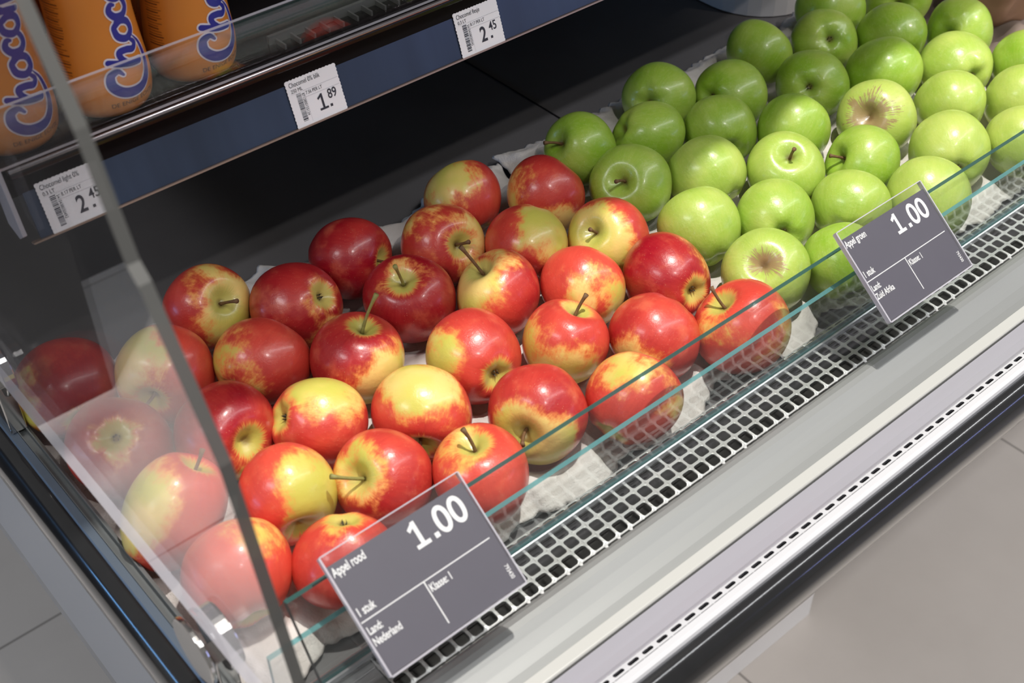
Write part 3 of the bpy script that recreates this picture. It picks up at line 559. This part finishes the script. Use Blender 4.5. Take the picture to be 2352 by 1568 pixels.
# ---------------------------------------------------------------- apples
APPLES = [
('R1', 'C', 0.1866, 0.717, 0.0695, (0.17, 0.98, 0.11), 0.8, [(-0.98, -0.01, 0.19, 0.82)]),
('R2', 'C', 0.1874, 0.6387, 0.0695, (0.17, 0.49, -0.85), 0.6, [(-0.15, -0.49, 0.86, 0.93)]),
('R3', 'S', 0.1864, 0.5633, 0.0695, (0.69, 0.07, 0.72), 0.4, [(-0.77, 0.15, 0.62, 0.52)]),
('R4', 'C', 0.1909, 0.492, 0.0695, (0.17, 0.89, 0.42), 0.2, [(0.53, -0.05, 0.84, 0.87)]),
('R5', 'S', 0.248, 0.684, 0.0695, (-0.74, -0.67, 0.08), 0.3, [(-0.67, 0.18, 0.72, 0.57)]),
('R6', 'S', 0.2493, 0.6052, 0.0686, (0.15, -0.94, 0.31), 0.8, [(-0.05, -0.87, -0.49, 0.87)]),
('R7', 'S', 0.2508, 0.5276, 0.0665, (-0.24, -0.95, -0.2), 0.3, [(0.48, -0.76, 0.45, 0.52)]),
('R8', 'C', 0.2478, 0.4567, 0.0625, (-0.3, -0.36, -0.88), 0.45, [(0.26, 0.22, 0.94, 0.97)]),
('R9', 'S', 0.3082, 0.7287, 0.0647, (0.16, -0.79, 0.6), 0.5, [(0.32, -0.87, 0.38, 0.57), (0.17, -0.22, 0.96, 0.92)]),
('R10', 'C', 0.3073, 0.6481, 0.065, (0.91, 0.36, 0.19), 0.5, [(-0.84, 0.25, 0.48, 0.77), (-0.74, -0.65, 0.15, 0.97)]),
('R11', 'C', 0.3038, 0.5683, 0.0638, (0.8, -0.29, -0.53), 0.35, [(0.36, 0.17, 0.92, 0.54)]),
('R12', 'S', 0.3078, 0.4963, 0.064, (-0.79, -0.08, 0.61), 0.55, [(-0.76, 0.07, 0.65, 0.77)]),
('R13', 'C', 0.3626, 0.6839, 0.0677, (-0.4, 0.69, -0.6), 0.8, [(0.37, -0.81, 0.45, 0.97), (0.19, -0.9, -0.39, 0.85)]),
('R14', 'S', 0.3622, 0.6044, 0.0683, (0.28, -0.02, 0.96), 0.7, [(0.15, -0.96, -0.24, 0.52)]),
('R15', 'S', 0.3647, 0.5294, 0.0663, (-0.64, -0.75, -0.18), 0.4, [(-0.04, 0.02, 1.0, 0.57), (0.38, -0.91, 0.15, 0.97)]),
('R16', 'S', 0.3581, 0.4556, 0.0652, (-0.07, 0.16, 0.98), 0.35, [(-0.26, 0.44, 0.86, 0.82)]),
('R17', 'S', 0.4282, 0.7062, 0.0651, (0.52, -0.84, 0.14), 0.9, []),
('R18', 'S', 0.433, 0.6326, 0.0678, (-0.33, -0.19, 0.92), 0.9, [(-0.27, -0.04, 0.96, 0.93)]),
('R19', 'C', 0.4287, 0.549, 0.0685, (0.1, 0.97, -0.2), 0.5, [(-0.94, 0.19, 0.3, 0.75)]),
('R20', 'S', 0.4262, 0.4749, 0.069, (-0.86, -0.45, 0.23), 0.65, [(-0.8, -0.6, -0.08, 0.52)]),
('R21', 'S', 0.4956, 0.6724, 0.0653, (0.0, -0.87, 0.49), 0.55, [(0.32, -0.84, 0.45, 0.75), (-0.35, 0.3, 0.89, 0.89)]),
('R22', 'S', 0.4893, 0.5924, 0.0664, (-0.37, 0.35, 0.86), 0.6, [(-0.8, 0.21, 0.57, 0.62), (0.04, 0.03, 1.0, 0.92)]),
('R23', 'S', 0.4901, 0.5171, 0.0648, (0.43, 0.02, 0.9), 0.4, [(-0.64, -0.71, -0.28, 0.57), (-0.9, 0.29, 0.34, 0.85)]),
('R24', 'C', 0.4862, 0.441, 0.0647, (0.89, 0.2, 0.41), 0.3, [(-0.18, 0.18, 0.97, 0.79), (0.41, -0.84, 0.36, 0.94)]),
('R25', 'C', 0.548, 0.7091, 0.0637, (0.15, 0.79, 0.59), 0.5, [(-0.55, 0.08, 0.83, 0.62)]),
('R26', 'S', 0.5488, 0.6272, 0.0654, (-0.77, -0.38, -0.51), 0.45, [(0.29, -0.58, 0.76, 0.57)]),
('R27', 'C', 0.5438, 0.5553, 0.064, (0.81, 0.45, 0.38), 0.25, [(-0.42, -0.72, 0.55, 0.82), (0.27, -0.96, -0.07, 0.77)]),
('R28', 'S', 0.5452, 0.4774, 0.0664, (-0.85, -0.19, -0.5), 0.55, [(-0.97, -0.25, 0.06, 0.79)]),
('R29', 'C', 0.604, 0.6668, 0.0656, (0.85, 0.12, 0.51), 0.6, [(-0.34, -0.83, -0.44, 0.72), (-0.88, 0.3, 0.37, 0.82)]),
('R30', 'S', 0.6038, 0.5875, 0.0647, (-0.74, -0.06, 0.67), 0.45, [(-0.89, -0.18, 0.42, 0.42)]),
('R31', 'C', 0.6019, 0.5191, 0.0676, (0.05, 0.97, -0.26), 0.85, [(0.64, -0.49, 0.59, 0.97)]),
('R32', 'S', 0.6021, 0.4404, 0.0695, (-0.45, 0.43, 0.78), 0.3, [(0.27, -0.94, 0.2, 0.87), (-0.83, 0.09, 0.56, 0.92)]),
('G1', 'S', 0.6755, 0.699, 0.064, (-0.83, 0.2, 0.53), 0.2, []),
('G2', 'S', 0.6708, 0.6297, 0.0686, (-0.69, -0.31, 0.65), 0.2, []),
('G3', 'C', 0.67, 0.5484, 0.0652, (0.18, 0.85, 0.5), 0.3, []),
('G4', 'S', 0.6664, 0.4734, 0.0679, (-0.55, -0.28, 0.79), 0.5, []),
('G5', 'C', 0.7895, 0.7132, 0.0672, (0.86, 0.37, -0.34), 0.2, []),
('G6', 'C', 0.7356, 0.6741, 0.064, (0.77, -0.45, -0.46), 0.2, []),
('G7', 'C', 0.7322, 0.5986, 0.065, (0.02, 0.9, 0.43), 0.45, []),
('G8', 'C', 0.7264, 0.5149, 0.064, (0.56, 0.79, -0.23), 0.3, []),
('G9', 'C', 0.7232, 0.4421, 0.0629, (0.37, 0.75, 0.54), 0.2, []),
('G10', 'C', 0.8449, 0.6735, 0.0666, (0.95, -0.05, -0.31), 0.2, []),
('G11', 'C', 0.7919, 0.6363, 0.0637, (0.51, 0.86, 0.01), 0.2, []),
('G12', 'S', 0.7847, 0.5537, 0.0673, (-0.27, -0.28, 0.92), 0.4, []),
('G13', 'C', 0.7868, 0.4844, 0.064, (0.85, 0.46, 0.26), 0.4, []),
('G14', 'C', 0.9276, 0.7094, 0.0641, (0.75, 0.07, 0.66), 0.2, []),
('G15', 'C', 0.8418, 0.5931, 0.0645, (0.84, 0.28, 0.46), 0.2, []),
('G16', 'S', 0.8476, 0.5186, 0.0647, (-0.8, 0.46, 0.39), 0.2, []),
('G17', 'C', 0.8448, 0.4473, 0.0689, (0.71, 0.66, 0.24), 0.5, []),
('G18', 'C', 0.9183, 0.634, 0.0658, (0.79, 0.44, -0.43), 0.2, []),
('G19', 'S', 0.9157, 0.5555, 0.0695, (-0.84, -0.18, 0.5), 0.55, []),
('G20', 'C', 0.9186, 0.4781, 0.0695, (0.64, 0.76, -0.11), 0.55, []),
('G21', 'C', 0.9923, 0.6796, 0.0647, (0.52, 0.62, -0.59), 0.2, []),
('G22', 'S', 0.9874, 0.6024, 0.0695, (-0.85, -0.42, -0.31), 0.2, []),
('G23', 'C', 0.9858, 0.5246, 0.064, (0.55, 0.79, 0.26), 0.45, []),
('G24', 'C', 0.981, 0.4452, 0.0643, (0.56, 0.69, 0.47), 0.5, []),
('G25', 'C', 1.0475, 0.7162, 0.0686, (0.66, 0.53, 0.53), 0.2, []),
('G26', 'C', 1.0523, 0.6416, 0.0661, (0.53, 0.82, 0.24), 0.2, []),
('G27', 'C', 1.0503, 0.563, 0.0668, (0.4, 0.9, -0.18), 0.4, []),
('G28', 'C', 1.0432, 0.4858, 0.0661, (0.76, 0.52, 0.39), 0.5, []),
('G29', 'C', 1.1236, 0.6873, 0.0688, (0.78, 0.57, -0.27), 0.2, []),
('G30', 'C', 1.113, 0.603, 0.0643, (0.95, 0.15, -0.26), 0.2, []),
('G31', 'C', 1.1066, 0.521, 0.0664, (0.79, 0.5, 0.36), 0.2, []),
]
def apple_mesh(R_, seed, kind):
    rnd = random.Random(seed); nr, ns = 44, 56
    lob = rnd.uniform(0.012, 0.03); ph = rnd.uniform(0, 6.3); tall = rnd.uniform(0.93, 1.02) if kind == 'R' else rnd.uniform(0.90, 1.0)
    cone = rnd.uniform(0.03, 0.09); e1 = rnd.uniform(-0.05, 0.05); e2 = rnd.uniform(0, 3.1); td = rnd.uniform(0.30, 0.38); bd_ = rnd.uniform(0.22, 0.30); tx, ty = rnd.uniform(-.22, .22), rnd.uniform(-.22, .22)
    vs = []
    for i in range(nr + 1):
        t = i / nr; t = t - 0.10 * math.sin(2 * PI * t) / (2 * PI) * 1.6; ph_ = PI * t
        s_, c = math.sin(ph_), math.cos(ph_)
        r0 = (abs(s_) ** 0.92) * (1 + cone * c); z0 = tall * c
        z = z0 - (td * math.exp(-(r0 / 0.30) ** 1.7) if c > 0 else 0) + (bd_ * math.exp(-(r0 / 0.27) ** 1.7) if c < 0 else 0)
        for k in range(ns):
            th = 2 * PI * k / ns
            r = r0 * (1 + lob * math.cos(5 * th + ph) * (0.35 + 0.65 * max(0, -c)) * min(1, r0 * 1.5) + e1 * math.cos(2 * th + e2))
            zz = z + (0.02 * math.cos(5 * th + ph) * math.exp(-((r0 - .45) / .2) ** 2) if c < 0 else 0.012 * math.cos(3 * th + ph) * math.exp(-((r0 - .5) / .22) ** 2))
            vs.append((R_ * (r * math.cos(th) + tx * z0 * .3), R_ * (r * math.sin(th) + ty * z0 * .3), R_ * zz))
    f = [(i * ns + k, i * ns + (k + 1) % ns, (i + 1) * ns + (k + 1) % ns, (i + 1) * ns + k) for i in range(nr) for k in range(ns)]
    m_ = MB(); m_.v = vs; m_.f = [(a_, d, c, b) for a_, b, c, d in f]; m_.mi = [0] * len(f)
    top = min(v[2] for v in vs[:ns]); bot = vs[-1][2]
    return m_, R_ * (tall - td), -R_ * (tall - bd_), rnd
ORD = ['front', 'second', 'third', 'fourth']
LOOK = {}
def apple(row, label):
    key, kind, x, y, D, ax, lv, patches = row
    red = key[0] == 'R'; R_ = D / 2 * 1.035
    t = thing('red_apple' if red else 'green_apple', label, 'apple', (x, y, 0.86 - R_ * .95), 'red apples in the left paper tray' if red else 'green apples in the right paper tray')
    seed = sum(ord(c) * (i + 3) for i, c in enumerate(key)) * 7
    mb, zt, zb, rnd = apple_mesh(R_, seed, key[0])
    if key == 'R3': mb.v = [(v[0] * 0.90, v[1] * 0.98, v[2] * 1.12) for v in mb.v]
    q = Vector(ax).normalized().to_track_quat('Z', 'Y')
    q = q @ Quaternion((0, 0, 1), rnd.uniform(0, 6.28))
    b = mb.build('apple_skin', M['red_apple' if red else 'green_apple'], t, smooth=True, recalc=False)
    cz = R_ * .95
    b.rotation_mode = 'QUATERNION'; b.rotation_quaternion = q; b.location = (0, 0, cz)
    b['seed'] = float(seed % 97) * 0.37
    if red:
        b['deep'] = lv
        for i in (0, 1):
            if i < len(patches):
                px, py, pz, c = patches[i]; p = q.inverted() @ Vector((px, py, pz)).normalized()
                b['p%d' % (i + 1)] = tuple(p); b['c%d' % (i + 1)] = c
            else: b['p%d' % (i + 1)] = (0.0, 0.0, 1.0); b['c%d' % (i + 1)] = 3.0
    else:
        b['yel'] = lv; b['rus'] = {'G19': 0.62, 'G4': 0.30}.get(key, 0.0)
    if kind == 'S' and key not in ('R7', 'R26', 'R28', 'R6', 'G19', 'G4', 'G22'):
        ln = {'R14': 0.036, 'R18': 0.034, 'R22': 0.033, 'R9': 0.027, 'R12': 0.029, 'R5': 0.026, 'R21': 0.020, 'G2': 0.024, 'G12': 0.019, 'G16': 0.017, 'R17': 0.016, 'R30': 0.014, 'R8': 0.012}.get(key, 0.021)
        bx, by = rnd.uniform(-.22, .22), rnd.uniform(-.22, .22); z0 = zt * (1.12 if key == 'R3' else 1) - 0.001
        pts = [(bx * ln * (k / 6) ** 2, by * ln * (k / 6) ** 2, z0 + ln * k / 6) for k in range(7)]
        s_ = MB().tube(pts, [0.0016, 0.0013, 0.0012, 0.0012, 0.0012, 0.0014, 0.0020], 8).build('stem', M['stem_g' if key in ('R14', 'R12', 'R18') else 'stem'], t, smooth=True)
        s_.rotation_mode = 'QUATERNION'; s_.rotation_quaternion = q; s_.location = (0, 0, cz)
    if kind == 'C' and key not in ('R4', 'R24', 'R25', 'R29', 'R10', 'R27', 'G3', 'G7', 'G9', 'G13', 'G14', 'G15', 'G17', 'G23', 'G24', 'G25', 'G26', 'G28', 'G31', 'G6'):
        m_ = MB()
        for k in range(5):
            a_ = 2 * PI * k / 5 + rnd.uniform(-.2, .2); l = R_ * 0.10
            base = [(0.0016 * math.cos(a_ + d), 0.0016 * math.sin(a_ + d), zb + .0002) for d in (-.7, .7)]
            mid = [(l * .7 * math.cos(a_ + d), l * .7 * math.sin(a_ + d), zb - 0.0020) for d in (-.28, .28)]
            tip = (l * 0.55 * math.cos(a_), l * 0.55 * math.sin(a_), zb - 0.0046)
            m_.add([base[0], base[1], mid[1], mid[0], tip], [(0, 1, 2, 3), (3, 2, 4)])
        c_ = m_.build('calyx', M['calyx'], t)
        c_.rotation_mode = 'QUATERNION'; c_.rotation_quaternion = q; c_.location = (0, 0, cz)
LAB = {'R4': 'big orange-red apple, nearest the glass in first red row from left',
 'R3': 'long apple, half green half pink, second from glass in first red row from left',
 'R2': 'dull red apple showing star calyx, third from glass in first red row from left',
 'R1': 'dark red apple with green flank, fourth from glass in first red row from left',
 'R8': 'red apple with small yellow top, nearest the glass in second red row from left',
 'R7': 'orange and yellow apple, second from glass in second red row from left',
 'R6': 'deep red apple with green base, third from glass in second red row from left',
 'R5': 'apple with pale yellow side, fourth from glass in second red row from left',
 'R12': 'red apple with deep green stem hollow, nearest the glass in third red row from left',
 'R11': 'yellow-topped orange apple, second from glass in third red row from left',
 'R10': 'red apple with yellow streaks, third from glass in third red row from left',
 'R9': 'red-green apple with thick stem, fourth from glass in third red row from left',
 'R16': 'red apple with short upright stem, nearest the glass in fourth red row from left',
 'R15': 'yellow apple blotched red below, second from glass in fourth red row from left',
 'R14': 'dark red apple with tall green stem, third from glass in fourth red row from left',
 'R13': 'dark red apple with green calyx, fourth from glass in fourth red row from left',
 'R20': 'crimson apple with yellow underside, nearest the glass in fifth red row from left',
 'R19': 'pink-red apple with orange edge, second from glass in fifth red row from left',
 'R18': 'deep red apple with leaning stem, third from glass in fifth red row from left',
 'R17': 'plain dark brownish red apple, fourth from glass in fifth red row from left',
 'R24': 'orange-pink apple, nearest the glass in sixth red row from left',
 'R23': 'pink-red apple with yellow base, second from glass in sixth red row from left',
 'R22': 'red apple with yellow left cheek, third from glass in sixth red row from left',
 'R21': 'red apple with stubby sideways stem, fourth from glass in sixth red row from left',
 'R28': 'red apple with amber spots, nearest the glass in seventh red row from left',
 'R27': 'smooth orange and yellow apple, second from glass in seventh red row from left',
 'R26': 'red apple, yellow upper right, third from glass in seventh red row from left',
 'R25': 'red apple with green shoulder, fourth from glass in seventh red row from left',
 'R32': 'bright orange-red apple, nearest the glass in eighth red row from left',
 'R31': 'dark crimson apple, second from glass in eighth red row from left',
 'R30': 'lumpy yellow and red apple, third from glass in eighth red row from left',
 'R29': 'red-orange apple, fourth from glass in eighth red row from left',
 'G4': 'pale green apple with brown stem hollow, nearest the glass in first green row from left',
 'G3': 'speckled green apple, second from glass in first green row from left',
 'G2': 'shaded green apple with long stem, third from glass in first green row from left',
 'G1': 'green apple, fourth from glass in first green row from left',
 'G9': 'green apple, nearest the glass in second green row from left',
 'G8': 'green apple, second from glass in second green row from left',
 'G7': 'yellow-green apple, third from glass in second green row from left',
 'G6': 'green apple, fourth from glass in second green row from left',
 'G13': 'yellow-green apple, nearest the glass in third green row from left',
 'G12': 'green apple with short upright stem, second from glass in third green row from left',
 'G11': 'green apple, third from glass in third green row from left',
 'G5': 'shaded green apple with dark calyx, fourth from glass in third green row from left',
 'G17': 'pale green apple, nearest the glass in fourth green row from left',
 'G16': 'green apple with stubby brown stem, second from glass in fourth green row from left',
 'G15': 'green apple, third from glass in fourth green row from left',
 'G10': 'green apple, fourth from glass in fourth green row from left',
 'G20': 'yellow-green apple, nearest the glass in fifth green row from left',
 'G19': 'green apple with brown russet patch, second from glass in fifth green row from left',
 'G18': 'shaded green apple with deep hollow, third from glass in fifth green row from left',
 'G14': 'green apple, fourth from glass in fifth green row from left',
 'G24': 'yellow-green apple, nearest the glass in sixth green row from left',
 'G23': 'yellow-green apple, second from glass in sixth green row from left',
 'G22': 'green apple, third from glass in sixth green row from left',
 'G21': 'shaded green apple with small calyx, fourth from glass in sixth green row from left',
 'G28': 'yellow-green apple, nearest the glass in seventh green row from left',
 'G27': 'yellow-green apple, second from glass in seventh green row from left',
 'G26': 'green apple, third from glass in seventh green row from left',
 'G25': 'green apple, fourth from glass in seventh green row from left',
 'G31': 'green apple, nearest the glass in eighth green row from left',
 'G30': 'green apple, second from glass in eighth green row from left',
 'G29': 'green apple, third from glass in eighth green row from left'}
for row in APPLES: apple(row, LAB[row[0]])

# ---------------------------------------------------------------- paper trays
from mathutils import noise as mn
def tray(x0, x1, y0, y1, cells, seed, label, z0=0.8165, mat=None):
    dx = 0.0024; nx = int((x1 - x0) / dx); ny = int((y1 - y0) / dx)
    pts = {}; vs = []; fs = []
    def edgey(x, s): return 0.006 * mn.noise(Vector((x * 22, s, seed))) + 0.0022 * mn.noise(Vector((x * 130, s, seed)))
    for i in range(nx + 1):
        for j in range(ny + 1):
            u, v = i / nx, j / ny
            x = x0 + (x1 - x0) * u; y = y0 + (y1 - y0) * v
            fy = max(0, 1 - v * 12) * (edgey(x, 1) * 2.2 + 0.007 * math.cos(x * 2 * PI / 0.1205 + .4)); by = max(0, 1 - (1 - v) * 12) * edgey(x, 5) * 2.6
            lx = max(0, 1 - u * 14) * edgey(y, 9); rx = max(0, 1 - (1 - u) * 14) * edgey(y, 13) * 1.3
            X, Y = x + lx + rx, y + fy + by
            d = min((math.hypot(X - a_, Y - b) for a_, b in cells), default=1)
            t = max(0, min(1, (d - 0.013) / 0.027)); t = t * t * (3 - 2 * t)
            eb = min(u * (x1 - x0), (1 - u) * (x1 - x0), v * (y1 - y0), (1 - v) * (y1 - y0))
            h = z0 + 0.0155 * t * min(1, (eb + 0.004) / 0.02)
            wr = mn.noise(Vector((X * 55, Y * 55, seed))) * 0.0022 + abs(mn.noise(Vector((X * 90, Y * 60, seed + 4)))) * 0.0026 + mn.noise(Vector((X * 210, Y * 190, seed))) * 0.0006
            h += wr * (0.25 + 0.75 * t)
            back = max(0, 1 - (1 - v) * 9); h += back * (0.006 + 0.008 * mn.noise(Vector((X * 20, 3, seed)))) 
            vs.append((X, Y, max(h, 0.8163 if z0 < 0.82 else z0)))
    for i in range(nx):
        for j in range(ny):
            a_ = i * (ny + 1) + j; fs.append((a_, a_ + ny + 1, a_ + ny + 2, a_ + 1))
    m_ = MB(); m_.v = vs; m_.f = fs; m_.mi = [0] * len(fs)
    o = m_.build('paper_tray', mat or M['paper'], smooth=True, recalc=False)
    s_ = o.modifiers.new('thick', 'SOLIDIFY'); s_.thickness = 0.0010; s_.offset = 1
    return tag(o, label, 'tray', 'paper fruit trays')
cR = [(r[2], r[3]) for r in APPLES if r[0][0] == 'R']; cG = [(r[2], r[3]) for r in APPLES if r[0][0] == 'G'] + [(1.105, 0.445)]
tray(0.1535, 0.632, 0.4270, 0.768, cR, 1.7, 'off-white moulded paper tray under the red apples')
tray(0.6365, 1.150, 0.4270, 0.772, cG, 8.2, 'off-white moulded paper tray under the green apples')
tray(1.158, 1.55, 0.4270, 0.772, [(1.19 + .064 * i, .47 + .075 * j + .03 * (i % 2)) for i in range(5) for j in range(4)], 4.1, 'brown paper tray past the far end of the green apples, under wrapped fruit', mat=M['kraft'])

# ---------------------------------------------------------------- beyond the green apples
t = thing('orange_fruit', 'dark orange fruit in tan tissue at the far right corner', 'fruit', (1.236, 0.636, 0.822))
MB().lathe([(0.0001, 0.0)] + [(0.036 * math.sin(PI * k / 20), 0.036 - 0.036 * math.cos(PI * k / 20)) for k in range(1, 20)] + [(0.0001, 0.072)], 40).build('fruit_skin', M['orange'], t, smooth=True)
w_ = MB(); ns = 48; prof = [(0.012, 0.0), (0.028, 0.002), (0.037, 0.014), (0.041, 0.030), (0.046, 0.046), (0.056, 0.056)]
for i, (r, z) in enumerate(prof):
    for k in range(ns):
        th = 2 * PI * k / ns; q = 1 + 0.08 * i / 5 * math.sin(7 * th) + 0.06 * i / 5 * mn.noise(Vector((math.cos(th) * 4, math.sin(th) * 4, i)))
        w_.v.append((r * q * math.cos(th), r * q * math.sin(th), z + 0.010 * i / 5 * mn.noise(Vector((th * 2, 0, 2)))))
w_.f = [(i * ns + k, i * ns + (k + 1) % ns, (i + 1) * ns + (k + 1) % ns, (i + 1) * ns + k) for i in range(len(prof) - 1) for k in range(ns)]; w_.mi = [0] * len(w_.f)
o = w_.build('tissue_wrap', M['wrap'], t, smooth=True); s_ = o.modifiers.new('th', 'SOLIDIFY'); s_.thickness = 0.0006
# pale grey bin behind the green apples (rounded corners)
b = MB(); ring = []
for cx, cy, a0 in ((1.46, 1.08, 0), (1.105, 1.08, 90), (1.105, 0.862, 180), (1.46, 0.862, 270)):
    for k in range(9):
        a_ = math.radians(a0 + 90 * k / 8); ring.append((cx + 0.075 * math.cos(a_), cy + 0.075 * math.sin(a_)))
n = len(ring)
b.v = [(x, y, 0.8165) for x, y in ring] + [(x, y, 1.0) for x, y in ring] + [((x - 1.3) * .97 + 1.3, (y - .99) * .97 + .99, 1.0) for x, y in ring] + [((x - 1.3) * .97 + 1.3, (y - .99) * .97 + .99, 0.822) for x, y in ring]
b.f = [(r * n + k, r * n + (k + 1) % n, (r + 1) * n + (k + 1) % n, (r + 1) * n + k) for r in range(3) for k in range(n)] + [tuple(range(n))[::-1], tuple(range(3 * n, 4 * n))]; b.mi = [0] * len(b.f)
tag(b.build('storage_bin', M['bin'], smooth=False), 'pale grey plastic bin with rounded corner behind the green apples', 'bin')
# unseen dark blocks added left of the cooler to darken the acrylic screen's reflection
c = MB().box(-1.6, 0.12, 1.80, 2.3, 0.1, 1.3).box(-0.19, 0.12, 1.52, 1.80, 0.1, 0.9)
tag(c.build('added_dark_block', M['dark_block']), 'added black block left of the cooler, darkening the side screen reflection', 'dark_block')
